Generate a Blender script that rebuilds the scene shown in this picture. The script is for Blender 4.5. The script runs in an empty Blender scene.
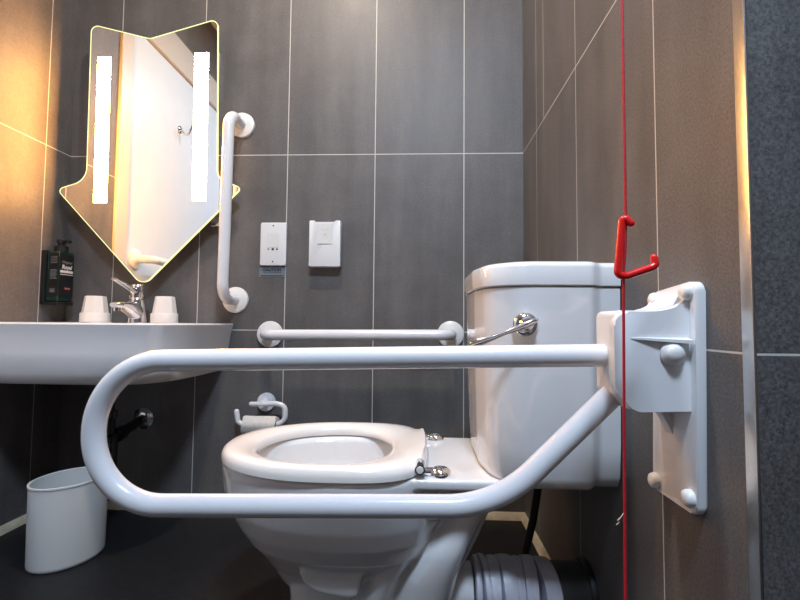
import bpy, bmesh, math, random
from mathutils import Vector, Matrix
random.seed(4)
C = bpy.context.scene.collection
PI = math.pi

# ------------------------------------------------------------------ materials
def new_mat(name):
    m = bpy.data.materials.new(name); m.use_nodes = True
    nt = m.node_tree
    b = nt.nodes['Principled BSDF']
    return m, nt, b

def noise(nt, scale, detail=4, rough=.55, vec=None, mapscale=None):
    n = nt.nodes.new('ShaderNodeTexNoise'); n.inputs['Scale'].default_value = scale
    n.inputs['Detail'].default_value = detail; n.inputs['Roughness'].default_value = rough
    g = nt.nodes.new('ShaderNodeNewGeometry'); src = g.outputs['Position']
    if mapscale:
        mp = nt.nodes.new('ShaderNodeMapping'); mp.inputs['Scale'].default_value = mapscale
        nt.links.new(src, mp.inputs['Vector']); src = mp.outputs['Vector']
    nt.links.new(src, n.inputs['Vector'])
    return n.outputs['Fac']

def ramp(nt, fac, c0, c1, p0=.3, p1=.7):
    r = nt.nodes.new('ShaderNodeValToRGB')
    r.color_ramp.elements[0].position = p0; r.color_ramp.elements[0].color = (*c0, 1)
    r.color_ramp.elements[1].position = p1; r.color_ramp.elements[1].color = (*c1, 1)
    nt.links.new(fac, r.inputs['Fac']); return r.outputs['Color']

def bump(nt, b, fac, strength, dist=.001):
    bp = nt.nodes.new('ShaderNodeBump'); bp.inputs['Strength'].default_value = strength
    bp.inputs['Distance'].default_value = dist
    nt.links.new(fac, bp.inputs['Height']); nt.links.new(bp.outputs['Normal'], b.inputs['Normal'])

def simple(name, col, rough=.4, metal=0., coat=0., var=.06, vscale=9., bmp=0., bscale=300., spec=None):
    m, nt, b = new_mat(name)
    f = noise(nt, vscale, 3)
    lo = tuple(c*(1-var) for c in col); hi = tuple(min(1, c*(1+var)) for c in col)
    nt.links.new(ramp(nt, f, lo, hi), b.inputs['Base Color'])
    b.inputs['Roughness'].default_value = rough; b.inputs['Metallic'].default_value = metal
    b.inputs['Coat Weight'].default_value = coat; b.inputs['Coat Roughness'].default_value = .06
    if spec is not None: b.inputs['Specular IOR Level'].default_value = spec
    if bmp: bump(nt, b, noise(nt, bscale, 2), bmp)
    return m

def emit(name, col, s):
    m, nt, b = new_mat(name)
    b.inputs['Base Color'].default_value = (*col, 1)
    b.inputs['Emission Color'].default_value = (*col, 1); b.inputs['Emission Strength'].default_value = s
    return m

Z1, Z0 = 1.1981, .5982
def tile_mat(name, axis, ulines, zlines, base, above=(), gw=.0026, streak=1., grain=.5):
    """large format stone-look porcelain tile with thin pale joints"""
    m, nt, b = new_mat(name)
    L = nt.links
    g = nt.nodes.new('ShaderNodeNewGeometry'); sp = nt.nodes.new('ShaderNodeSeparateXYZ')
    L.new(g.outputs['Position'], sp.inputs[0])
    def math_(op, a, bb, c=None):
        n = nt.nodes.new('ShaderNodeMath'); n.operation = op
        for i, v in enumerate((a, bb, c)):
            if v is None: continue
            if isinstance(v, (int, float)): n.inputs[i].default_value = v
            else: L.new(v, n.inputs[i])
        return n.outputs[0]
    u, z = sp.outputs[axis], sp.outputs['Z']
    mask = None
    def add(t):
        nonlocal mask
        mask = t if mask is None else math_('MAXIMUM', mask, t)
    for v in ulines: add(math_('COMPARE', u, v, gw/2))
    for v in zlines: add(math_('COMPARE', z, v, gw/2))
    for v in above: add(math_('MULTIPLY', math_('COMPARE', u, v, gw/2), math_('GREATER_THAN', z, Z1)))
    ms = (6, 6, .9)
    f1 = noise(nt, 2.2*streak, 6, .6, mapscale=ms)
    f2 = noise(nt, 160 if grain < .7 else 300, 3, .7)
    f3 = noise(nt, 9, 5, .62)
    lo = tuple(c*.80 for c in base); hi = tuple(c*1.22 for c in base)
    c1 = ramp(nt, f1, lo, hi, .25, .75)
    c2 = ramp(nt, f2, (1-.32*grain,)*3, (1+.3*grain,)*3, .3, .7)
    c3 = ramp(nt, f3, (.86,)*3, (1.12,)*3, .3, .7)
    def mul(a, bb):
        n = nt.nodes.new('ShaderNodeMix'); n.data_type = 'RGBA'; n.blend_type = 'MULTIPLY'
        n.inputs[0].default_value = 1; L.new(a, n.inputs[6]); L.new(bb, n.inputs[7]); return n.outputs[2]
    col = mul(mul(c1, c2), c3)
    mx = nt.nodes.new('ShaderNodeMix'); mx.data_type = 'RGBA'
    L.new(mask, mx.inputs[0]); L.new(col, mx.inputs[6]); mx.inputs[7].default_value = (.62, .59, .55, 1)
    L.new(mx.outputs[2], b.inputs['Base Color'])
    rr = nt.nodes.new('ShaderNodeMapRange'); L.new(f3, rr.inputs[0])
    rr.inputs[3].default_value = .40; rr.inputs[4].default_value = .60
    L.new(rr.outputs[0], b.inputs['Roughness'])
    h = math_('SUBTRACT', math_('MULTIPLY', f2, .5), math_('MULTIPLY', mask, .8))
    bump(nt, b, h, .35, .0012)
    return m

TB = (.124, .115, .112)
M = {}
M['tile_back'] = tile_mat('grey_tile_back', 'X', [-.1967-.3*k for k in range(5)], [Z0, Z1, 1.798], TB, gw=.0028)
M['tile_right'] = tile_mat('grey_tile_right', 'Y', [-.174, -.5086, -.8387], [Z0, Z1, 1.798], TB, above=[-.2519], gw=.0024, grain=1.1)
M['tile_left'] = tile_mat('grey_tile_left', 'Y', [-.105], [Z0, Z1, 1.798], TB, gw=.0026)
M['tile_shaded'] = tile_mat('grey_tile_shaded', 'X', [.33, .66], [Z0, Z1, 1.798], (.098, .092, .090), gw=.0024, grain=1.7)  # same tile as the other walls, shade of the end face put into a darker base
M['floor'] = simple('black_safety_vinyl', (.012, .012, .0135), .5, spec=.25, var=.25, vscale=60, bmp=.25, bscale=420)
M['ceiling'] = simple('ceiling_paint', (.80, .80, .79), .8, var=.02)
M['plaster'] = simple('white_wall_paint', (.72, .73, .75), .7, var=.03)
M['door'] = simple('white_door_paint', (.64, .72, .82), .35, var=.02)
M['frame'] = simple('warm_tinted_frame_paint', (.56, .53, .50), .35, var=.02)  # white frame, warm tint of the mirror lamps mixed into the base colour
M['sealant'] = simple('cream_sealant', (.60, .52, .38), .5, var=.2, vscale=25)
M['chrome'] = simple('polished_chrome', (.82, .82, .84), .08, metal=1., var=.03)
M['trim_metal'] = simple('satin_steel_trim', (.72, .70, .68), .22, metal=1., var=.08, vscale=14)
M['white'] = simple('white_coated_steel', (.80, .80, .83), .22, coat=.4, var=.015)
M['nylon'] = simple('white_nylon_plastic', (.80, .80, .81), .34, coat=.1, var=.02)
M['cap'] = simple('white_plastic_cap', (.83, .82, .80), .3, var=.02)
M['ceramic'] = simple('white_glazed_ceramic', (.78, .775, .78), .09, coat=.6, var=.012, vscale=5)
M['seat'] = simple('white_seat_plastic', (.82, .79, .76), .16, coat=.3, var=.012)
M['cup'] = simple('white_cup_plastic', (.80, .79, .77), .45, var=.03)
M['bin'] = simple('pale_grey_bin_plastic', (.68, .69, .685), .45, var=.02)
M['paper'] = simple('tissue_paper', (.72, .67, .62), .9, var=.08, vscale=70, bmp=.4, bscale=180)
M['red'] = simple('red_plastic', (.80, .012, .012), .25, coat=.3, var=.05)
M['cord'] = simple('red_cord_nylon', (.52, .010, .022), .6, var=.2, vscale=400)
M['black'] = simple('black_plastic', (.012, .012, .013), .35, var=.15)
M['rubber'] = simple('black_rubber', (.020, .020, .020), .5, var=.2)
M['dkchrome'] = simple('tarnished_chrome', (.10, .11, .12), .16, metal=1., var=.3, vscale=30)
M['tape'] = simple('grey_vinyl_tape', (.60, .60, .68), .38, coat=.1, var=.10, vscale=40)
M['tape_dark'] = simple('dark_grey_pipe', (.055, .055, .058), .4, var=.15)
M['ink'] = simple('dark_ink', (.03, .035, .06), .6, var=.1)
M['label_white'] = simple('white_print', (.62, .63, .64), .6, var=.1)
M['label_grey'] = simple('grey_print', (.20, .20, .21), .6, var=.1)
M['label_red'] = simple('red_print', (.35, .10, .10), .6, var=.1)
M['label_black'] = simple('black_label', (.010, .010, .011), .4, var=.1)
M['sticker'] = simple('clear_blue_grey_sticker', (.19, .215, .24), .3, var=.05)
M['thread'] = simple('pale_thread', (.6, .55, .5), .8)
M['embossed'] = simple('embossed_white', (.76, .76, .74), .4, var=.02)
# silvered glass
m, nt, b = new_mat('silvered_mirror'); M['mirror'] = m
b.inputs['Base Color'].default_value = (.90, .92, .91, 1); b.inputs['Metallic'].default_value = 1; b.inputs['Roughness'].default_value = .02
# edge lit rim of the mirror glass: light from the lamps inside leaks out of it
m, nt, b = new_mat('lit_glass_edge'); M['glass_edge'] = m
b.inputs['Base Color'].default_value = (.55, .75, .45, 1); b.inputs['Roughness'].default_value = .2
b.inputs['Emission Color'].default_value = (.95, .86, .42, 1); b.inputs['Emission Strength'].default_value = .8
M['strip'] = emit('frosted_lamp_strip', (1., .45, .105), 92.)
M['lamp'] = emit('ceiling_lamp_lens', (.92, .95, 1.), 4.)
# green translucent bottle
m, nt, b = new_mat('dark_green_bottle'); M['bottle'] = m
nt.links.new(ramp(nt, noise(nt, 12, 3), (.002, .020, .018), (.003, .034, .029)), b.inputs['Base Color'])
b.inputs['Roughness'].default_value = .12; b.inputs['Coat Weight'].default_value = .5

# ------------------------------------------------------------------ helpers
def obj(name, bm, mat, parent=None, smooth=None, kind=None, label=None):
    me = bpy.data.meshes.new(name); bmesh.ops.recalc_face_normals(bm, faces=bm.faces)
    bm.to_mesh(me); bm.free()
    o = bpy.data.objects.new(name, me); C.objects.link(o)
    if mat: me.materials.append(mat)
    if smooth is not None:
        me.polygons.foreach_set('use_smooth', [True]*len(me.polygons))
        me.set_sharp_from_angle(angle=math.radians(smooth))
    if parent: o.parent = parent; o.matrix_parent_inverse = Matrix.Translation(-Vector(parent_world(parent)))
    if kind: o['kind'] = kind
    if label: o['label'] = label
    return o
def parent_world(p):
    v = Vector(p.location)
    while p.parent: p = p.parent; v = v   # parts sit at the thing's frame
    return v if p.type == 'EMPTY' else Vector((0, 0, 0))
def thing(name, label, cat, loc=(0, 0, 0), group=None):
    o = bpy.data.objects.new(name, None); C.objects.link(o); o.location = loc; o.empty_display_size = .05
    o['label'] = label; o['category'] = cat
    if group: o['group'] = group
    return o
def tag(o, label, cat, group=None):
    o['label'] = label; o['category'] = cat
    if group: o['group'] = group
    return o
def struct(name, bm, mat, smooth=None, label=None):
    return obj(name, bm, mat, smooth=smooth, kind='structure', label=label)
def box(bm, a, b_, bev=0., seg=2):
    a = Vector(a); b_ = Vector(b_)
    r = bmesh.ops.create_cube(bm, size=1); vs = r['verts']
    for v in vs: v.co = Vector([(a[i]+b_[i])/2 + v.co[i]*abs(b_[i]-a[i]) for i in range(3)])
    if bev:
        es = list({e for v in vs for e in v.link_edges})
        bmesh.ops.bevel(bm, geom=es, offset=bev, segments=seg, affect='EDGES', profile=.5)
    return bm
def fillet(pts, rads, n=8):
    """round the corners of a polyline (3-D)"""
    pts = [Vector(p) for p in pts]; out = [pts[0]]
    if not isinstance(rads, (list, tuple)): rads = [rads]*len(pts)
    for i in range(1, len(pts)-1):
        p, a, b_ = pts[i], pts[i-1], pts[i+1]
        u = (a-p); v = (b_-p); lu, lv = u.length, v.length; u.normalize(); v.normalize()
        ang = u.angle(v); r = rads[i]
        if r <= 0 or ang > PI-1e-3: out.append(p); continue
        t = min(r/math.tan(ang/2), lu*.499, lv*.499); r = t*math.tan(ang/2)
        cen = p + (u+v).normalized()*(r/math.sin(ang/2))
        s = p+u*t-cen; e = p+v*t-cen; tot = s.angle(e); ax = s.cross(e)
        if ax.length < 1e-12: out.append(p); continue
        ax.normalize()
        for k in range(n+1): out.append(cen + Matrix.Rotation(tot*k/n, 3, ax) @ s)
    out.append(pts[-1]); return out
def fillet2(pts, rads, n=6):
    """round the corners of a closed 2-D polygon"""
    N = len(pts); out = []
    for i in range(N):
        p = Vector((*pts[i], 0)); a = Vector((*pts[i-1], 0)); b_ = Vector((*pts[(i+1) % N], 0))
        r = rads[i] if isinstance(rads, (list, tuple)) else rads
        if r <= 0: out.append((p.x, p.y)); continue
        q = fillet([a, p, b_], r, n)[1:-1]
        out += [(w.x, w.y) for w in q]
    return out
def tube(bm, pts, r, seg=16, caps=True, dome=0):
    pts = [Vector(p) for p in pts]; n = len(pts)
    rs = r if isinstance(r, (list, tuple)) else [r]*n
    T = [(pts[min(i+1, n-1)]-pts[max(i-1, 0)]).normalized() for i in range(n)]
    nrm = T[0].orthogonal().normalized(); rings = []
    P = list(pts); R_ = list(rs); TT = list(T)
    if dome:   # rounded ends
        k = 5
        h0 = [(P[0]-T[0]*R_[0]*math.cos(a), R_[0]*math.sin(a)+1e-5, T[0]) for a in [PI/2*j/k for j in range(k)]]
        h1 = [(P[-1]+T[-1]*R_[-1]*math.sin(a), R_[-1]*math.cos(a)+1e-5, T[-1]) for a in [PI/2*(j+1)/k for j in range(k)]]
        P = [h[0] for h in h0]+P+[h[0] for h in h1]; R_ = [h[1] for h in h0]+R_+[h[1] for h in h1]; TT = [h[2] for h in h0]+TT+[h[2] for h in h1]
    prev = TT[0]
    for p, rr, t in zip(P, R_, TT):
        q = prev.rotation_difference(t); nrm = (q @ nrm); nrm = (nrm - t*nrm.dot(t)).normalized(); prev = t
        bn = t.cross(nrm)
        rings.append([bm.verts.new(p + (nrm*math.cos(2*PI*j/seg)+bn*math.sin(2*PI*j/seg))*rr) for j in range(seg)])
    for a, b_ in zip(rings, rings[1:]):
        for j in range(seg): bm.faces.new((a[j], a[(j+1) % seg], b_[(j+1) % seg], b_[j]))
    if caps:
        bm.faces.new(rings[0][::-1]); bm.faces.new(rings[-1])
    return bm
def loft(bm, rings, cap0=True, cap1=True):
    V = [[bm.verts.new(p) for p in r] for r in rings]; n = len(V[0])
    for a, b_ in zip(V, V[1:]):
        for j in range(n): bm.faces.new((a[j], a[(j+1) % n], b_[(j+1) % n], b_[j]))
    if cap0: bm.faces.new(V[0][::-1])
    if cap1: bm.faces.new(V[-1])
    return bm
def lathe(bm, prof, cen, axis='Z', seg=28):
    """prof: (radius, height) pairs along the axis from cen"""
    cen = Vector(cen); rings = []
    ax = {'X': Vector((1, 0, 0)), 'Y': Vector((0, 1, 0)), 'Z': Vector((0, 0, 1)), '-Y': Vector((0, -1, 0)), '-X': Vector((-1, 0, 0)), '-Z': Vector((0, 0, -1))}[axis] if isinstance(axis, str) else Vector(axis).normalized()
    u = ax.orthogonal().normalized(); v = ax.cross(u)
    for r, h in prof:
        rings.append([cen+ax*h+(u*math.cos(2*PI*j/seg)+v*math.sin(2*PI*j/seg))*max(r, 1e-5) for j in range(seg)])
    return loft(bm, rings)
def prism(bm, poly, plane, d0, d1, bev=0., seg=2):
    """extrude a 2-D polygon; plane 'XZ' (depth along Y), 'YZ' (along X), 'XY' (along Z)"""
    def P(a, b_, d): return {'XZ': (a, d, b_), 'YZ': (d, a, b_), 'XY': (a, b_, d)}[plane]
    v0 = [bm.verts.new(P(a, b_, d0)) for a, b_ in poly]; v1 = [bm.verts.new(P(a, b_, d1)) for a, b_ in poly]
    n = len(poly); f0 = bm.faces.new(v0[::-1]); f1 = bm.faces.new(v1)
    for j in range(n): bm.faces.new((v0[j], v0[(j+1) % n], v1[(j+1) % n], v1[j]))
    if bev:
        es = list(set(f0.edges) | set(f1.edges))
        bmesh.ops.bevel(bm, geom=es, offset=bev, segments=seg, affect='EDGES', profile=.5)
    return bm
def quad(bm, *ps): bm.faces.new([bm.verts.new(p) for p in ps]); return bm
def se_ring(cx, cy, z, a, b_, n=2.4, seg=48, front=None):
    """superellipse ring in plan; front: exponent of the -X half"""
    out = []
    for k in range(seg):
        t = 2*PI*k/seg; c, s = math.cos(t), math.sin(t)
        e = front if (front and c < 0) else n
        out.append((cx+a*math.copysign(abs(c)**(2/e), c), cy+b_*math.copysign(abs(s)**(2/e), s), z))
    return out
def remesh(o, voxel, smooth=6, deg=60):
    md = o.modifiers.new('r', 'REMESH'); md.mode = 'VOXEL'; md.voxel_size = voxel
    ms = o.modifiers.new('s', 'SMOOTH'); ms.factor = .5; ms.iterations = smooth
    dg = bpy.context.evaluated_depsgraph_get(); dg.update()
    me = bpy.data.meshes.new_from_object(o.evaluated_get(dg)); mats = [s for s in o.data.materials]
    o.modifiers.clear(); o.data = me
    if not me.materials:
        for s in mats: me.materials.append(s)
    me.polygons.foreach_set('use_smooth', [True]*len(me.polygons))
def text(name, body, size, mat, loc, rot, parent, shear=0., bold=.0, extr=.0002):
    cu = bpy.data.curves.new(name, 'FONT'); cu.body = body; cu.size = size; cu.align_x = 'CENTER'; cu.shear = shear
    cu.extrude = extr; cu.offset = bold
    t = bpy.data.objects.new(name+'_curve', cu); C.objects.link(t)
    dg = bpy.context.evaluated_depsgraph_get(); dg.update()
    me = bpy.data.meshes.new_from_object(t.evaluated_get(dg)); bpy.data.objects.remove(t)
    mw = Matrix.Translation(loc) @ rot.to_4x4(); me.transform(mw)
    bm = bmesh.new(); bm.from_mesh(me)
    return obj(name, bm, mat, parent)
ROT_BACK = Matrix.Rotation(PI/2, 3, 'X')                              # faces -Y
ROT_LEFT = Matrix.Rotation(PI/2, 3, 'Z') @ Matrix.Rotation(PI/2, 3, 'X')   # faces +X

# ------------------------------------------------------------------ setting
XL, XR2, YF, ZC, YE = -1.565, .95, -2.45, 2.36, -1.0175
DY0, DY1, DZ = -.35, -1.36, 2.045          # door opening in the left wall
T = .1
bm = bmesh.new(); box(bm, (XL-T, -2.45-T, -.05), (XR2+T, T, 0)); struct('floor', bm, M['floor'])
bm = bmesh.new(); box(bm, (XL-T, YF-T, ZC), (XR2+T, T, ZC+.05)); struct('ceiling', bm, M['ceiling'])
bm = bmesh.new(); box(bm, (XL-T, 0, 0), (T, T, ZC)); struct('wall_back', bm, M['tile_back'])
bm = bmesh.new(); box(bm, (0, YE, 0), (.12, 0, ZC)); struct('wall_right', bm, M['tile_right'])
bm = bmesh.new(); box(bm, (.0012, YE-.004, 0), (XR2+T, YE+.11, ZC)); struct('wall_end', bm, M['tile_shaded'])
bm = bmesh.new(); box(bm, (XR2, YF, 0), (XR2+T, YE, ZC)); struct('wall_far_right', bm, M['tile_shaded'])
bm = bmesh.new(); box(bm, (XL-T, YF-T, 0), (XR2+T, YF, ZC)); struct('wall_front', bm, M['tile_shaded'])
bm = bmesh.new()
box(bm, (XL-T, DY0, 0), (XL, 0, ZC)); box(bm, (XL-T, DY1, DZ), (XL, DY0, ZC)); box(bm, (XL-T, YF, 0), (XL, DY1, ZC))
struct('wall_left', bm, M['tile_left'])
# corner trim (quadrant metal strip on the outside corner)
bm = bmesh.new()
poly = fillet2([(-.0012, YE+.0115), (-.0012, YE-.0052), (.0015, YE-.0052), (.0015, YE+.0), (.004, YE+.0115)], [.0, .006, .0, .0, .0])
prism(bm, poly, 'XY', 0, ZC)
struct('trim_1', bm, M['trim_metal'], smooth=40, label='satin metal corner trim strip on the outside corner')
# sealant beads where the wall meets the floor
def bead(name, a, b_, out):
    bm = bmesh.new(); a = Vector(a); b_ = Vector(b_); o_ = Vector(out)
    ring = [Vector((0, 0, 0)), o_*.014, o_*.011+Vector((0, 0, .008)), o_*.004+Vector((0, 0, .018)), Vector((0, 0, .022))]
    loft(bm, [[a+p for p in ring], [b_+p for p in ring]]); struct(name, bm, M['sealant'], smooth=50)
bead('baseboard_back', (XL, 0, 0), (0, 0, 0), (0, -1, 0))
bead('baseboard_left', (XL, 0, 0), (XL, DY0+.004, 0), (1, 0, 0))
bead('baseboard_right', (0, 0, 0), (0, -1.0, 0), (-1, 0, 0))
# door in the left wall (seen in the mirror)
bm = bmesh.new(); box(bm, (XL-.045, DY1+.07, .006), (XL-.006, DY0-.072, 1.885), .002)
struct('door_1', bm, M['door'], label='white flush door in the left wall, seen in the mirror')
bm = bmesh.new()
box(bm, (XL-.06, DY0-.07, 0), (XL+.012, DY0+.002, DZ), .003); box(bm, (XL-.06, DY1-.002, 0), (XL+.012, DY1+.07, DZ), .003)
box(bm, (XL-.06, DY1+.07, 1.89), (XL+.010, DY0-.07, DZ), .003)
struct('trim_2', bm, M['frame'], label='white door frame with the warm mirror light put into its colour')

# ------------------------------------------------------------------ grab bars
def flange(parent, cen, axis, r=.044):
    bm = bmesh.new(); lathe(bm, [(r, 0), (r, .006), (r*.97, .010), (r*.80, .0135), (r*.4, .015), (0.001, .015)], cen, axis, 36)
    return obj('flange', bm, M['cap'], parent, smooth=35)
def grab_bar(name, label, a, b_, out, off, r, loc, group='wall mounted grab bars', fr=.044, mat='white'):
    t = thing(name, label, 'grab bar', loc, group)
    a = Vector(a); b_ = Vector(b_); o_ = Vector(out)
    bm = bmesh.new()
    tube(bm, fillet([a+o_*.002, a+o_*off, b_+o_*off, b_+o_*.002], .05, 12), r, 20)
    obj('bar', bm, M[mat], t, smooth=60)
    flange(t, a, tuple(o_), fr); flange(t, b_, tuple(o_), fr)
    return t
grab_bar('grab_bar', 'white horizontal grab bar low on the back wall left of the cistern', (-.843, .0006, .585), (-.240, .0006, .5905), (0, -1, 0), .085, .0172, (-.54, 0, .585))
grab_bar('grab_bar', 'white vertical grab bar on the back wall right of the mirror', (-.9574, 0.0006, 1.3009), (-.9638, 0.0006, .6993), (0, -1, 0), .108, .0176, (-.965, 0, .703))
grab_bar('grab_bar', 'white horizontal grab bar on the door, seen reflected in the mirror', (XL-.006, -.50, .89), (XL-.006, -1.10, .89), (1, 0, 0), .075, .017, (XL-.006, -.8, .89))
# coat hook on the door
t = thing('coat_hook', 'chrome coat hook on the white door, seen reflected in the mirror', 'hook', (XL-.006, -.82, 1.59))
bm = bmesh.new(); lathe(bm, [(.02, 0), (.02, .004), (.015, .007), (.001, .007)], (XL-.006, -.82, 1.60), 'X', 20); obj('back_plate', bm, M['chrome'], t, smooth=40)
bm = bmesh.new(); tube(bm, fillet([(XL, -.82, 1.60), (XL+.035, -.82, 1.56), (XL+.06, -.82, 1.62)], .015), .005, 10, dome=1); obj('prong', bm, M['chrome'], t, smooth=60)

# ------------------------------------------------------------------ illuminated mirror
MY = -.060
t = thing('illuminated_mirror', 'arrow shaped frameless mirror with two lit vertical strips on the back wall', 'mirror', (-1.25, 0, .76))
mp = [(-1.4706, 1.638), (-1.2619, 1.583), (-1.028, 1.648), (-1.0144, 1.101), (-.9304, 1.0675), (-1.2548, .738), (-1.566, 1.066), (-1.4642, 1.0967)]
mp = [(-.342+(x+.342)*1.440/1.445, .6275+(z-.6275)*1.440/1.445) for x, z in mp]
mpoly = fillet2(mp, [.022, .03, .022, .04, .012, .035, .014, .055], 8)
bm = bmesh.new()
prism(bm, mpoly, 'XZ', MY, MY+.006)
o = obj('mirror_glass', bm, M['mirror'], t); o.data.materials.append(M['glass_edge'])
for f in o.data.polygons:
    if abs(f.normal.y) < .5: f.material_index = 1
# polished bevel of the glass edge, catching the lamp light
bm = bmesh.new()
inner = []
n = len(mpoly)
for i in range(n):
    a = Vector(mpoly[i-1]); p = Vector(mpoly[i]); q = Vector(mpoly[(i+1) % n])
    d = (q-a).normalized(); nn = Vector((d.y, -d.x)); inner.append(p+nn*.0024)
cx = sum(p[0] for p in mpoly)/n
vo = [bm.verts.new((p[0], MY-.0006, p[1])) for p in mpoly]; vi = [bm.verts.new((p[0], MY-.0012, p[1])) for p in inner]
vb = [bm.verts.new((p[0], MY+.001, p[1])) for p in mpoly]
for i in range(n):
    j = (i+1) % n
    bm.faces.new((vo[i], vo[j], vi[j], vi[i])); bm.faces.new((vo[i], vo[j], vb[j], vb[i]))
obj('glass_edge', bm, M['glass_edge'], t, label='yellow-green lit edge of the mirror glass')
for xa, za, xb, zb, w in ((-1.4150, 1.517, -1.4085, 1.0184, .044), (-1.0785, 1.525, -1.0725, 1.024, .046)):
    bm = bmesh.new()
    for x0, z0, x1, z1 in ((xa, za, xb, zb),):
        prism(bm, [(x0-w/2, z0), (x0+w/2, z0), (x1+w/2, z1), (x1-w/2, z1)], 'XZ', MY-.0022, MY-.0002)
    obj('light_strip', bm, M['strip'], t)
bm = bmesh.new(); box(bm, (-1.40, MY+.006, .97), (-1.042, .0006, 1.56), .004); obj('housing', bm, M['white'], t, smooth=30)
bm = bmesh.new(); box(bm, (-1.045, -.03, .945), (-1.005, -.001, .985), .002); obj('bracket', bm, M['trim_metal'], t)

# ------------------------------------------------------------------ wash basin
BX, BZ = -1.268, .620
t = thing('wash_basin', 'white ceramic wall hung wash basin under the mirror', 'basin', (BX, 0, .45))
def basin_ring(z, hw, dep, wall=-.0006, ex=5.0, seg=64, off=0.):
    """D shaped plan: flat on the wall, rounded to the front"""
    out = []
    for k in range(seg+1):
        a = PI*k/seg; c, s = math.cos(a), math.sin(a)
        out.append((BX+off+hw*math.copysign(abs(c)**(2/ex), c), -wall-dep*abs(s)**(2/ex), z))
    return out
bm = bmesh.new()
outer = [(.453, .16, .22), (.455, .225, .32), (.462, .258, .375), (.490, .274, .400), (.545, .284, .405), (.585, .289, .405), (.606, .295, .410), (.616, .2975, .412), (.620, .295, .409)]
rings = [basin_ring(z, h, d) for z, h, d in outer]
inn = [(.620, .278, .392, .100), (.612, .268, .384, .110), (.57, .245, .355, .125), (.52, .20, .31, .14), (.495, .12, .24, .16), (.49, .02, .19, .17)]
rings += [[(x, y, z) for x, y, z in basin_ring(z, h, d-w, wall=w)] for z, h, d, w in inn]
loft(bm, rings)
basin = obj('bowl', bm, M['ceramic'], t, smooth=45)
bm = bmesh.new(); lathe(bm, [(.02, 0), (.02, .003), (.004, .004)], (BX, -.2, .4905), 'Z', 20); obj('drain', bm, M['chrome'], t, smooth=40)
# tap
TX, TY = -1.262, -.060
tp = thing('basin_tap', 'chrome single lever tap standing on the wash basin rim', 'tap', (TX, TY, BZ))
bm = bmesh.new()
rings = []
for z, r, dy in ((0, .031, 0), (.004, .031, 0), (.008, .030, 0), (.03, .0285, -.002), (.05, .0265, -.006), (.072, .025, -.009), (.077, .023, -.009)):
    rings.append([(TX+r*math.cos(2*PI*j/32), TY+dy+r*math.sin(2*PI*j/32), BZ+z) for j in range(32)])
loft(bm, rings); obj('body', bm, M['chrome'], tp, smooth=40)
bm = bmesh.new()   # spout: deep at the body, thin at the nose
rings = []
for y, zt, zb, hw in ((.015, .066, .004, .026), (-.02, .068, .006, .0245), (-.045, .067, .022, .022), (-.07, .066, .036, .020), (-.095, .065, .044, .019), (-.112, .065, .044, .018), (-.122, .061, .047, .013)):
    cz, hz = (zt+zb)/2, (zt-zb)/2
    rings.append([(TX+hw*math.copysign(abs(math.cos(a))**.8, math.cos(a)), TY+y, BZ+cz+hz*math.copysign(abs(math.sin(a))**.8, math.sin(a))) for a in [2*PI*j/24 for j in range(24)]])
loft(bm, rings); obj('spout', bm, M['chrome'], tp, smooth=50)
bm = bmesh.new(); lathe(bm, [(.0135, 0), (.0135, .012), (.010, .012)], (TX, TY-.106, BZ+.035), 'Z', 18); obj('aerator', bm, M['chrome'], tp, smooth=40)
bm = bmesh.new(); lathe(bm, [(.0225, .078), (.0235, .082), (.0235, .106), (.0225, .120), (.020, .1235), (.001, .1245)], (TX, TY-.010, BZ), 'Z', 32); cap_o = obj('lever', bm, M['chrome'], tp, smooth=40)
bm = bmesh.new()
rings = []
for y, z, hw, hz in ((-.016, .100, .014, .012), (-.05, .108, .0135, .009), (-.09, .121, .012, .006), (-.125, .132, .010, .0035)):
    rings.append([(TX+hw*math.cos(a), TY+y, BZ+z+hz*math.sin(a)) for a in [2*PI*j/16 for j in range(16)]])
loft(bm, rings); obj('lever_arm', bm, M['chrome'], cap_o, smooth=60)
# two faceted cups upside down on the rim
def cup(x, y, label, s=1., rot=0.):
    bm = bmesh.new(); ro = []
    for z, r, e in ((0, .0460, 32), (.003, .0475, 32), (.028, .0470, 32), (.031, .0455, 32)):
        ro.append([(x+r*s*math.cos(2*PI*j/32), y+r*s*math.sin(2*PI*j/32), BZ+z) for j in range(32)])
    loft(bm, ro)
    ro = []
    for z, r in ((.029, .0425), (.033, .0425), (.082, .0345), (.086, .0330)):
        ring = []
        for j in range(8):
            a = 2*PI*(j+.5)/8+rot; ring.append((x+r*s*math.cos(a), y+r*s*math.sin(a), BZ+z))
        ro.append(ring)
    loft(bm, ro)
    return tag(obj('tumbler', bm, M['cup'], smooth=25), label, 'cup', 'upturned tumblers on the basin')
cup(-1.408, -.062, 'white faceted tumbler upside down on basin, left of the tap', .90, .1)
cup(-1.174, -.062, 'white faceted tumbler upside down on basin, right of the tap', .86, .0)
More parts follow.
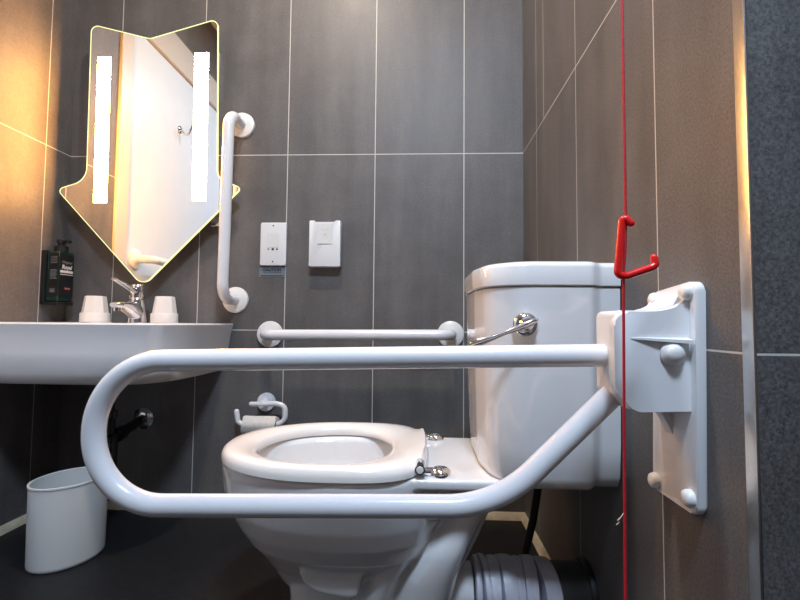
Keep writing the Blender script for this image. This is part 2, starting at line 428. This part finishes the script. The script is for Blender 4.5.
# bottle trap and waste
t = thing('bottle_trap', 'dark chrome bottle trap and waste pipe below the wash basin', 'pipe', (BX, -.2, .2))
bm = bmesh.new(); lathe(bm, [(.001, .19), (.022, .192), (.030, .198), (.030, .275), (.033, .277), (.033, .29), (.022, .295), (.022, .34), (.028, .342), (.028, .36), (.018, .362), (.018, .4515)], (BX+.012, -.2, 0), 'Z', 24)
obj('trap_body', bm, M['dkchrome'], t, smooth=40)
bm = bmesh.new(); tube(bm, [(BX+.03, -.2, .283), (BX-.0, .0006, .298)], .0155, 18); tube(bm, [(BX+.027, -.18, .2845), (BX+.022, -.145, .287)], .021, 18); obj('outlet_pipe', bm, M['dkchrome'], t, smooth=50)
bm = bmesh.new(); lathe(bm, [(.036, 0), (.036, .003), (.026, .010), (.017, .013), (.001, .013)], (BX-.002, 0, .298), '-Y', 28); obj('wall_rosette', bm, M['chrome'], t, smooth=40)

# ------------------------------------------------------------------ soap bottle on the left wall
x0, x1, y0, y1 = -1.549, -1.508, -.099, -.036
t = thing('soap_dispenser_bottle', 'dark green soap bottle with black label and pump, in the left corner', 'bottle', (x0, -.065, .69))
bm = bmesh.new(); box(bm, (x0, y0, .686), (x1, y1, .850), .004, 3); o = obj('bottle', bm, M['bottle'], t, smooth=40)
bm = bmesh.new(); box(bm, (x1, y0+.003, .702), (x1+.0008, y1-.001, .842)); lab = obj('label_panel', bm, M['label_black'], o)
bm = bmesh.new(); box(bm, (x0+.009, y0-.0008, .702), (x1-.001, y0, .842)); lab2 = obj('label_panel', bm, M['label_black'], o)
ym = (y0+y1)/2+.001
text('lettering', 'Original', .013, M['label_grey'], (x1+.001, ym, .812), ROT_LEFT, t, shear=.3)
text('lettering', 'Royal', .0185, M['label_white'], (x1+.001, ym, .794), ROT_LEFT, t, shear=.15, bold=.0006)
bm = bmesh.new(); box(bm, (x1+.0006, ym-.027, .781), (x1+.0014, ym+.026, .789)); box(bm, (x1+.0006, ym-.026, .7745), (x1+.0014, ym+.026, .7765)); obj('printed_band', bm, M['label_white'], t)
bm = bmesh.new(); box(bm, (x1+.0006, ym-.006, .727), (x1+.0014, ym+.016, .733)); obj('printed_mark', bm, M['label_red'], t)
bm = bmesh.new()
for k in range(5): box(bm, (x0+.014, y0-.0014, .811+.005*k), (x1-.005, y0-.0006, .8125+.005*k))
obj('small_print', bm, M['label_grey'], t); bm = bmesh.new()
for k in range(8): box(bm, (x0+.014, y0-.0014, .760+.004*k), (x1-.004-.002*(k % 3), y0-.0006, .7616+.004*k))
obj('small_print', bm, M['label_grey'], t); bm = bmesh.new()
for k in range(3): box(bm, (x0+.014, y0-.0014, .716+.0045*k), (x1-.010, y0-.0006, .7185+.0045*k))
obj('small_print', bm, M['label_grey'], t)
bm = bmesh.new(); xc, yc = (x0+x1)/2, (y0+y1)/2
lathe(bm, [(.020, .850), (.020, .868), (.014, .871), (.009, .872), (.009, .880), (.013, .881), (.013, .891), (.003, .893)], (xc, yc, 0), 'Z', 20)
tube(bm, [(xc, yc, .886), (xc+.028, yc-.004, .887), (xc+.034, yc-.005, .883)], .0055, 10); obj('pump', bm, M['black'], t, smooth=40)
t = thing('soap_bottle_holder', 'black wall holder gripping the soap bottle', 'holder', (XL, -.065, .68))
bm = bmesh.new(); box(bm, (XL, y0-.004, .678), (x0-.0005, y1+.004, .853), .002); obj('back_plate', bm, M['black'], t)
bm = bmesh.new(); box(bm, (XL, y0-.004, .676), (x1+.002, y1+.003, .685), .002); obj('shelf', bm, M['black'], t)

# ------------------------------------------------------------------ sockets and dispenser on the back wall
t = thing('shaver_socket', 'white shaver socket plate on the back wall above the small sticker', 'socket', (-.838, 0, .816))
bm = bmesh.new(); prism(bm, fillet2([(-.8815, .816), (-.793, .816), (-.793, .962), (-.8815, .962)], .006, 4), 'XZ', -.011, .0006, .0025, 3); pl = obj('face_plate', bm, M['nylon'], t, smooth=35)
bm = bmesh.new(); prism(bm, fillet2([(-.857, .877), (-.818, .877), (-.818, .925), (-.857, .925)], .003, 3), 'XZ', -.0118, -.0105, .0004, 1); obj('selector_panel', bm, M['embossed'], pl)
for sz in (.951, .829):
    bm = bmesh.new(); lathe(bm, [(.0026, 0), (.0026, .0118), (.0005, .0119)], (-.8375, 0, sz), '-Y', 12); obj('screw', bm, M['ink'], t)
for sx, r in ((-.8535, .0026), (-.838, .0042), (-.8235, .0030)):
    bm = bmesh.new(); lathe(bm, [(r, 0), (r, .0116), (r*.5, .0117)], (sx, 0, .871), '-Y', 14); obj('pin_hole', bm, M['ink'], t)
t = thing('warning_sticker', 'small blue-grey warning sticker under the shaver socket', 'sticker', (-.841, 0, .778))
bm = bmesh.new(); box(bm, (-.886, -.0012, .777), (-.7965, .0006, .8125)); obj('backing', bm, M['sticker'], t)
text('lettering', 'CAUTION', .0135, M['ink'], (-.842, -.0016, .7975), ROT_BACK, t, bold=.0006)
bm = bmesh.new(); box(bm, (-.872, -.0018, .7915), (-.810, -.001, .7932)); box(bm, (-.880, -.0018, .7805), (-.803, -.001, .7838)); obj('printed_line', bm, M['ink'], t)
# sanitary bag dispenser
t = thing('bag_dispenser', 'white plastic bag dispenser box right of the shaver socket', 'dispenser', (-.653, 0, .81))
X0, X1 = -.7095, -.6055
bm = bmesh.new()
prism(bm, fillet2([(X0, .8105), (X1, .8105), (X1, .9635), (X1-.016, .9635), (X1-.020, .9585), (X0+.020, .9585), (X0+.016, .9635), (X0, .9635)], [.003, .003, .003, .002, .003, .003, .002, .003], 3), 'XZ', -.034, .0006, .0015, 2)
obj('case', bm, M['nylon'], t, smooth=35)
bm = bmesh.new(); prism(bm, fillet2([(-.683, .884), (-.632, .884), (-.632, .954), (-.683, .954)], .003, 3), 'XZ', -.036, -.0335, .001, 1); pn = obj('front_panel', bm, M['embossed'], t)
bm = bmesh.new()
tube(bm, [(-.668, -.0362, .938), (-.655, -.0362, .930), (-.648, -.0362, .940)], .0010, 6); tube(bm, [(-.664, -.0362, .915), (-.652, -.0362, .920), (-.645, -.0362, .908)], .0010, 6); box(bm, (-.674, -.0366, .8885), (-.648, -.0358, .890))
obj('embossed_mark', bm, M['cap'], pn)

# ------------------------------------------------------------------ toilet paper holder
t = thing('toilet_paper_holder', 'white curved toilet paper holder on the back wall behind the seat', 'paper holder', (-.85, 0, .36))
bm = bmesh.new(); lathe(bm, [(.031, -.0006), (.031, .008), (.028, .013), (.016, .016), (.013, .03), (.012, .05), (.010, .056), (.001, .057)], (-.850, 0, .360), '-Y', 26); obj('rosette', bm, M['white'], t, smooth=40)
bm = bmesh.new()
tube(bm, fillet([(-.862, -.05, .361), (-.845, -.05, .361), (-.805, -.05, .364), (-.773, -.05, .357), (-.771, -.05, .315), (-.790, -.05, .298), (-.912, -.05, .296), (-.926, -.05, .304), (-.931, -.05, .336)], [0, .02, .03, .03, .035, .03, .015, .015, 0], 8), .0085, 14, dome=1)
tube(bm, [(-.862, -.05, .361), (-.884, -.05, .361)], .0075, 12, dome=1)
obj('arm', bm, M['white'], t, smooth=60)
bm = bmesh.new(); ro = []
random.seed(3)
for x, k in ((-.904, .97), (-.898, 1.03), (-.87, 1.), (-.83, 1.02), (-.803, 1.02), (-.798, .98)):
    ro.append([(x+.002*math.sin(3*a), -.052+.029*k*math.cos(a)*(1+.03*math.sin(5*a)), .2945+.029*k*math.sin(a)*(1+.03*math.cos(3*a))) for a in [2*PI*j/36 for j in range(36)]])
inner_r = [[(x, -.052+.0135*math.cos(a), .2945+.0135*math.sin(a)) for a in [2*PI*j/36 for j in range(36)]] for x in (-.798, -.904)]
ro = ro + inner_r
V = [[bm.verts.new(p) for p in r] for r in ro]
for i in range(len(V)):
    a, b_ = V[i], V[(i+1) % len(V)]
    for j in range(36): bm.faces.new((a[j], a[(j+1) % 36], b_[(j+1) % 36], b_[j]))
tag(obj('toilet_roll', bm, M['paper'], smooth=40), 'nearly used up toilet paper roll hanging on the white holder', 'toilet roll')

# ------------------------------------------------------------------ toilet
TC = -.55
t = thing('toilet', 'white ceramic toilet with open seat and cistern against the right wall', 'toilet', (-.35, TC, 0))
bm = bmesh.new()
def egg(z, xf, xr, w, seg=56, nf=2.0, nr=2.6, cy=TC):
    """egg plan between xf (front, -X) and xr (rear); widest nearer the rear"""
    xm = xf+(xr-xf)*.56; out = []
    for k in range(seg):
        a = 2*PI*k/seg; c, s = math.cos(a), math.sin(a); e = nf if c < 0 else nr
        L = (xm-xf) if c < 0 else (xr-xm)
        out.append((xm+L*math.copysign(abs(c)**(2/e), c), cy+w*math.copysign(abs(s)**(2/e), s), z))
    return out
shell = [egg(.075, -.60, -.40, .030), egg(.10, -.622, -.38, .050), egg(.133, -.643, -.36, .075), egg(.165, -.668, -.34, .104), egg(.1926, -.690, -.32, .130),
         egg(.225, -.712, -.305, .149), egg(.26, -.730, -.298, .163), egg(.30, -.742, -.292, .174), egg(.335, -.746, -.29, .178), egg(.348, -.745, -.29, .1785), egg(.354, -.741, -.293, .175),
         egg(.354, -.700, -.345, .135), egg(.345, -.692, -.352, .127), egg(.30, -.685, -.36, .120), egg(.25, -.66, -.375, .100), egg(.19, -.60, -.41, .06), egg(.165, -.57, -.44, .03)]
loft(bm, shell)
pan = obj('pan', bm, M['ceramic'], t)
bm = bmesh.new()
def ped(z, xf, xr, w, n=3.2): return se_ring((xf+xr)/2, TC, z, (xr-xf)/2, w, n, 56)
loft(bm, [ped(0, -.612, -.262, .098), ped(.012, -.610, -.262, .096), ped(.04, -.603, -.268, .080), ped(.075, -.600, -.275, .066), ped(.125, -.606, -.262, .062), ped(.165, -.60, -.240, .060), ped(.207, -.585, -.218, .058), ped(.25, -.52, -.200, .055), ped(.283, -.46, -.190, .052), ped(.335, -.42, -.180, .05)])
# swept passages that show as ridges on the flanks, mirrored on the far side
def band(rows):
    loft(bm, [se_ring((a+b_)/2, TC, z, (b_-a)/2, w, 2.3, 40) for z, a, b_, w in rows])
band([(0, -.412, -.268, .118), (.03, -.408, -.269, .112), (.099, -.400, -.272, .112), (.15, -.378, -.258, .110), (.20, -.346, -.238, .106), (.254, -.305, -.212, .094), (.30, -.275, -.195, .082), (.338, -.26, -.185, .07)])
band([(0, -.474, -.385, .104), (.03, -.470, -.385, .098), (.099, -.466, -.385, .102), (.15, -.450, -.365, .106), (.20, -.424, -.33, .108), (.254, -.382, -.29, .104), (.30, -.35, -.27, .09), (.338, -.33, -.25, .08)])
tube(bm, [(-.32, TC, .090), (-.2325, TC, .090)], .050, 32)      # outlet spigot
for s in (-1, 1):
    ya, yb = sorted((TC+s*.03, TC+s*.112))
    prism(bm, [(-.560, .170), (-.550, .179), (-.50, .188), (-.458, .214), (-.438, .242), (-.405, .252), (-.435, .20), (-.452, .13), (-.468, .126), (-.525, .134), (-.550, .150)], 'XZ', ya, yb)
o2 = obj('pan_pedestal', bm, M['ceramic'], t)
# rear platform under hinges and cistern
bm = bmesh.new()
poly = fillet2([(-.40, TC-.150), (-.20, TC-.150), (-.11, TC-.110), (-.08, TC-.09), (-.08, TC+.09), (-.11, TC+.110), (-.20, TC+.150), (-.40, TC+.150)], [.0, .05, .03, .02, .02, .03, .05, .0], 6)
prism(bm, poly, 'XY', .336, .3545)
o3 = obj('pan_platform', bm, M['ceramic'], t)
# join the three shells into one ceramic body
bmj = bmesh.new()
for q in (pan, o2, o3): bmj.from_mesh(q.data)
for q in (o2, o3): bpy.data.objects.remove(q)
bmesh.ops.recalc_face_normals(bmj, faces=bmj.faces); bmj.to_mesh(pan.data); bmj.free()
remesh(pan, .0034, 5)
# water in the bowl
bm = bmesh.new(); loft(bm, [egg(.195, -.603, -.407, .063), egg(.1955, -.603, -.407, .063)])
m, nt, b = new_mat('bowl_water'); b.inputs['Base Color'].default_value = (.9, .95, .97, 1); b.inputs['Transmission Weight'].default_value = 1; b.inputs['Roughness'].default_value = .0; b.inputs['IOR'].default_value = 1.33
obj('water', bm, m, t)
# seat: ring with a raised rear edge
bm = bmesh.new()
SF, SR, SW = -.744, -.326, .184
IF, IR, IW = -.674, -.398, .139
prof = [(0., .3575), (0., .366), (.05, .3745), (.16, .380), (.40, .3815), (.70, .379), (.90, .3735), (.98, .368), (1., .360), (.97, .3565), (.5, .357)]
seg = 72; Vr = []
for kk, (f, z) in enumerate(prof):
    a_ = egg(0, SF, SR, SW, seg, 2.05, 3.6); b2 = egg(0, IF, IR, IW, seg, 2.05, 2.2)
    ring = []
    for p, q in zip(a_, b2):
        x = p[0]+(q[0]-p[0])*f; y = p[1]+(q[1]-p[1])*f; zz = z
        # the rear rises to an upright lip in front of the hinges
        lift = max(0, (x+.346)/.012)
        if z > .364: zz += .015*min(1, lift)**1.3
        ring.append(bm.verts.new((x, y, zz)))
    Vr.append(ring)
for i in range(len(Vr)):
    a, b_ = Vr[i], Vr[(i+1) % len(Vr)]
    for j in range(seg): bm.faces.new((a[j], a[(j+1) % seg], b_[(j+1) % seg], b_[j]))
seat = obj('seat', bm, M['seat'], t, smooth=50)
# hinges
for s in (-1, 1):
    y = TC+s*.124
    bm = bmesh.new(); lathe(bm, [(.019, 0), (.0195, .004), (.018, .010), (.012, .015), (.001, .0165)], (-.303, y, .3535), 'Z', 24)
    box(bm, (-.345, y-.008, .356), (-.299, y+.008, .367), .003)
    h = obj('hinge', bm, M['chrome'], t, smooth=40, label='chrome hinge')
    bm = bmesh.new(); lathe(bm, [(.009, 0), (.009, .040), (.0075, .043), (.001, .043)], (-.340, y-.028, .372), 'Y', 18); obj('hinge_pin', bm, M['chrome'], h, smooth=40)
    bm = bmesh.new(); lathe(bm, [(.0065, 0), (.0060, .002), (.0005, .0025)], (-.340, y-.0275, .372), '-Y', 16); obj('hinge_cap', bm, M['cap'], h, smooth=40)
# cistern
def cist(z, xf, hw, r, ins=0., dx=0.):
    """plan of the cistern: flat back on the wall, step, swelling flank, rounded bowed front"""
    half = [(-.002, hw-.018), (-.036, hw-.018), (-.054, hw), (xf+.058, hw), (xf+.010, hw-.040), (xf-.003, hw-.115)]
    pts = [(x, TC-y) for x, y in half]+[(x, TC+y) for x, y in half[::-1]]
    rad = [.0, .014, .016, .07, .07, .09, .09, .07, .07, .016, .014, .0]
    q = fillet2(pts, rad, 7)
    if ins:
        cxm = xf/2
        q = [(x+(ins if x < -.02 else 0)*(1 if x < cxm else .0), y+(ins if y < TC else -ins)) for x, y in q]
    return [(x, y, z) for x, y in q]
bm = bmesh.new()
loft(bm, [cist(.3475, -.212, .158, 0), cist(.349, -.217, .164, 0), cist(.356, -.222, .171, 0), cist(.370, -.2255, .1765, 0), cist(.42, -.228, .181, 0), cist(.52, -.231, .184, 0), cist(.688, -.234, .187, 0), cist(.6905, -.231, .184, 0)])
cis = obj('cistern', bm, M['ceramic'], t, smooth=40)
bm = bmesh.new()
loft(bm, [cist(.6918, -.233, .186, 0), cist(.6935, -.237, .190, 0), cist(.7230, -.239, .191, 0), cist(.7292, -.2365, .1885, 0), cist(.7332, -.229, .181, 0), cist(.7355, -.214, .166, 0), cist(.7362, -.18, .14, 0)])
obj('cistern_lid', bm, M['ceramic'], cis, smooth=55)
# flush handle on the near flank
HY = TC-.1865
bm = bmesh.new(); lathe(bm, [(.0205, -.002), (.0205, .004), (.0185, .008), (.013, .0105), (.010, .018), (.001, .020)], (-.166, HY, .6265), '-Y', 30); hd = obj('flush_handle', bm, M['chrome'], cis, smooth=40, label='chrome flush lever')
bm = bmesh.new(); ro = []
for x, z, dy, hz in ((-.151, .6325, .020, .0040), (-.160, .6295, .021, .0070), (-.175, .6235, .021, .0070), (-.200, .6135, .020, .0045), (-.222, .6045, .020, .0058), (-.25, .5945, .021, .0085), (-.262, .590, .021, .0065)):
    ro.append([(x+.35*hz*math.sin(a), HY-dy-.0035*math.cos(a), z+hz*math.sin(a)) for a in [2*PI*j/14 for j in range(14)]])
loft(bm, ro); obj('flush_lever_arm', bm, M['chrome'], hd, smooth=60)
# fixing screw hole below the platform
# ------------------------------------------------------------------ soil pipe with taped connector
t = thing('soil_pipe', 'grey taped pan connector joining a black soil pipe behind the toilet', 'pipe', (-.1, TC, .09))
PZ = .090
bm = bmesh.new(); lathe(bm, [(.050, 0), (.055, .004), (.055, .105)], (-.082, TC, PZ), 'X', 40); obj('pipe', bm, M['tape_dark'], t, smooth=40)
bm = bmesh.new(); lathe(bm, [(.059, 0), (.061, .004), (.061, .012), (.058, .02)], (-.012, TC, PZ), 'X', 40); obj('pipe_collar', bm, M['rubber'], t, smooth=40)
edges = [-.2298, -.218, -.204, -.180, -.152, -.133, -.108, -.076]
for k in range(len(edges)-1):
    a, b_ = edges[k], edges[k+1]; r = .0605+(.0022 if k % 2 else 0)
    bm = bmesh.new(); tilt = random.uniform(-.012, .012) if k else 0.; ro = []
    for x, rr in ((a, r-.004), (a+.0015, r), ((a+b_)/2, r+.001), (b_-.0015, r), (b_+.001, r-.004)):
        ro.append([(x+tilt*math.cos(g), TC+rr*math.cos(g), PZ+rr*math.sin(g)) for g in [2*PI*j/48 for j in range(48)]])
    loft(bm, ro); obj('tape_wrap', bm, M['tape'], t, smooth=50)
# inlet hose under the cistern
bm = bmesh.new(); tube(bm, fillet([(-.070, -.46, .346), (-.0755, -.46, .2635), (-.087, -.46, .191), (-.1073, -.46, .110), (-.115, -.46, .012), (-.115, -.40, .012), (-.115, -.30, .012)], .05, 6), .0085, 12)
tag(obj('inlet_hose', bm, M['rubber'], smooth=60), 'black flexible water hose hanging below the cistern', 'hose')

# ------------------------------------------------------------------ hinged support rail on the right wall
t = thing('hinged_support_rail', 'white fold-down support rail with wall bracket in the foreground', 'grab rail', (0, -.88, .40))
bm = bmesh.new()
prism(bm, fillet2([(-.938, .3995), (-.837, .399), (-.847, .673), (-.946, .682)], .012, 5), 'YZ', -.012, .0006, .003, 3)
plate = obj('wall_plate', bm, M['nylon'], t, smooth=35)
for cy_, cz_ in ((-.856, .662), (-.931, .668), (-.847, .412), (-.927, .418)):
    bm = bmesh.new(); lathe(bm, [(.0105, 0), (.0105, .005), (.0092, .0085), (.006, .0105), (.001, .011)], (-.011, cy_, cz_), '-X', 24); obj('screw_cap', bm, M['cap'], plate, smooth=50)
# hinge body: profile with concave gussets towards the plate
bm = bmesh.new()
arc = [(-.0125+(-.050)*(1-math.sin(a)), .6455+.026*(1-math.cos(a))) for a in [PI/2*k/8 for k in range(9)]]
arc = [(-.0625, .6455)]+[(-.0625+.050*math.sin(PI/2*k/8), .6455+.027*(1-math.cos(PI/2*k/8))) for k in range(1, 9)]
low = [(-.0125+0, .487)]+[(-.0125-.022*math.sin(PI/2*k/6), .487+.034*(1-math.cos(PI/2*k/6))*1.0) for k in range(1, 7)]
left = fillet2([(-.078, .521), (-.0955, .540), (-.0955, .6455), (-.08, .6455)], [0, .012, .022, 0], 8)
body = [(-.010, .521)]+[(-.055, .521)]+left+arc[0:]+[(-.010, .6725)]
prism(bm, body, 'XZ', -.9185, -.858, .002, 2)
# small gusset below
prism(bm, [(-.010, .521), (-.010, .480), (-.016, .495), (-.030, .521)], 'XZ', -.890, -.872)
hb = obj('hinge_body', bm, M['nylon'], t, smooth=35)
# near cheek
bm = bmesh.new()
cheek = fillet2([(-.011, .521), (-.078, .521), (-.1025, .546), (-.1025, .6435), (-.066, .6435)], [0, .02, .028, .034, 0], 8)+[(-.066+.053*math.sin(PI/2*k/8), .6435+.020*(1-math.cos(PI/2*k/8))) for k in range(1, 9)]+[(-.011, .6635)]
prism(bm, cheek, 'XZ', -.932, -.917, .002, 2)
ck = obj('hinge_cheek', bm, M['nylon'], t, smooth=35)
bm = bmesh.new()   # wedge shelf across the cheek
vs = [(-.088, -.931, .6125), (-.014, -.931, .6125), (-.014, -.943, .6095), (-.084, -.932, .6115), (-.088, -.931, .6100), (-.014, -.931, .6050), (-.014, -.943, .6050), (-.084, -.932, .6100)]
W = [bm.verts.new(v) for v in vs]
for f in ((0, 1, 2, 3), (4, 7, 6, 5), (0, 4, 5, 1), (1, 5, 6, 2), (2, 6, 7, 3), (3, 7, 4, 0)): bm.faces.new([W[i] for i in f])
obj('rib', bm, M['nylon'], ck)
bm = bmesh.new(); lathe(bm, [(.015, 0), (.015, .004), (.0125, .006), (.0105, .009), (.0075, .012), (.001, .0125)], (-.0335, -.931, .593), '-Y', 28); obj('pivot_cap', bm, M['cap'], ck, smooth=45)
# tubular rail
bm = bmesh.new()
pts = fillet([(-.090, -.880, .5862), (-.796, -.880, .5695), (-.796, -.880, .3710), (-.2375, -.880, .3835), (-.080, -.880, .5385)], [0, .0985, .0985, .17, 0], 18)
tube(bm, pts, .0153, 28); obj('rail_tube', bm, M['white'], t, smooth=60)
# ------------------------------------------------------------------ red emergency pull cord
t = thing('emergency_pull_cord', 'red emergency pull cord with red bent plastic handle hanging in the foreground', 'pull cord', (-.118, -1.0, .30))
bm = bmesh.new(); tube(bm, [(-.1175, -1.0, ZC-.03), (-.1172, -1.0, 1.5), (-.1170, -1.0, .7445), (-.1185, -1.001, .7100), (-.1205, -1.0, .680), (-.1225, -1.0, .50), (-.1245, -1.0, .25)], .0016, 8); obj('cord', bm, M['cord'], t, smooth=60)
bm = bmesh.new(); lathe(bm, [(.035, 0), (.035, .012), (.028, .03), (.004, .032)], (-.1175, -1.0, ZC), '-Z', 24); obj('ceiling_switch', bm, M['nylon'], t, smooth=40)
bm = bmesh.new()
tube(bm, fillet([(-.1135, -1.004, .7375), (-.1180, -1.002, .7435), (-.1215, -1.001, .7415), (-.1273, -1.001, .6815), (-.1185, -1.001, .6800), (-.0915, -1.001, .6895), (-.0865, -1.001, .6925), (-.0875, -1.0, .7005)], [0, .004, .004, .008, .008, .005, .004, 0], 6), .0041, 14, dome=1)
obj('handle', bm, M['red'], t, smooth=60)
bm = bmesh.new(); tube(bm, [(-.1243, -1.0, .4275), (-.1280, -1.002, .424), (-.1325, -1.004, .4215), (-.1300, -1.003, .4190), (-.1335, -1.003, .4165)], .0004, 5); obj('loose_thread', bm, M['thread'], t)

# ------------------------------------------------------------------ waste bin
t_c = (-1.271, -.312); ang = math.radians(72)
bm = bmesh.new(); ro = []
def bin_ring(z, a, b_):
    out = []
    for k in range(56):
        g = 2*PI*k/56; x, y = a*math.cos(g), b_*math.sin(g)
        out.append((t_c[0]+x*math.cos(ang)-y*math.sin(ang), t_c[1]+x*math.sin(ang)+y*math.cos(ang), z))
    return out
A, B = .090, .075
loft(bm, [bin_ring(.001, A-.004, B-.004), bin_ring(.004, A-.001, B-.001), bin_ring(.010, A, B), bin_ring(.202, A+.002, B+.002), bin_ring(.204, A+.004, B+.004), bin_ring(.208, A+.004, B+.004), bin_ring(.209, A+.002, B+.002), bin_ring(.207, A-.001, B-.001), bin_ring(.02, A-.003, B-.003), bin_ring(.012, A-.005, B-.005)])
tag(obj('waste_bin', bm, M['bin'], smooth=40), 'pale grey open oval waste bin on the dark floor under the basin', 'bin')

# ------------------------------------------------------------------ lamps: room downlight and added fill
def ceiling_lamp(name, label, x, y, r, energy, col, size, mat):
    t = thing(name, label, 'ceiling light', (x, y, ZC), 'ceiling lights')
    bm = bmesh.new(); lathe(bm, [(r*1.12, 0), (r*1.12, .01), (r*1.04, .022), (r, .022)], (x, y, ZC), '-Z', 40); obj('bezel', bm, M['nylon'], t, smooth=40)
    bm = bmesh.new(); lathe(bm, [(r, .016), (r*.9, .026), (r*.5, .032), (.001, .033)], (x, y, ZC), '-Z', 40); obj('lens', bm, mat, t, smooth=60)
    l = bpy.data.lights.new('lamp_light', 'AREA'); l.shape = 'DISK'; l.size = size; l.energy = energy; l.color = col
    lo = bpy.data.objects.new('lamp_light', l); C.objects.link(lo); lo.location = (x, y, ZC-.045)
    return t
ceiling_lamp('ceiling_downlight', 'small round ceiling downlight above the toilet', -.66, -.70, .05, 16., (1., .86, .72), .09, M['lamp'])
ceiling_lamp('fill_light', 'large round fill light added out of view on the ceiling behind the camera', -.25, -1.72, .17, 46., (.62, .79, 1.), .34, M['lamp'])  # added cool fill from behind the camera, no known fitting there

w = bpy.data.worlds.new('World'); bpy.context.scene.world = w; w.use_nodes = True
w.node_tree.nodes['Background'].inputs[0].default_value = (.5, .55, .65, 1); w.node_tree.nodes['Background'].inputs[1].default_value = .2

# ------------------------------------------------------------------ camera
F, YAW, PIT, ROLL = 451.116, .0438, .0502, .0087
cy, sy, cp, sp_ = math.cos(YAW), math.sin(YAW), math.cos(PIT), math.sin(PIT)
fw = Vector((-sy*cp, cy*cp, sp_)); r0 = Vector((cy, sy, 0)); u0 = r0.cross(fw)
rr = r0*math.cos(ROLL)+u0*math.sin(ROLL); uu = -r0*math.sin(ROLL)+u0*math.cos(ROLL)
cam = bpy.data.cameras.new('Camera'); co = bpy.data.objects.new('Camera', cam); C.objects.link(co)
cam.sensor_fit = 'HORIZONTAL'; cam.sensor_width = 36; cam.lens = F*36/800; cam.clip_start = .01
mw = Matrix((rr, uu, -fw)).transposed().to_4x4(); mw.translation = Vector((-.3422, -1.5001, .6275)); co.matrix_world = mw
sc = bpy.context.scene; sc.camera = co
sc.view_settings.view_transform = 'Standard'; sc.view_settings.look = 'None'; sc.view_settings.gamma = 1; sc.view_settings.use_curve_mapping = False
sc.view_settings.exposure = 0.12
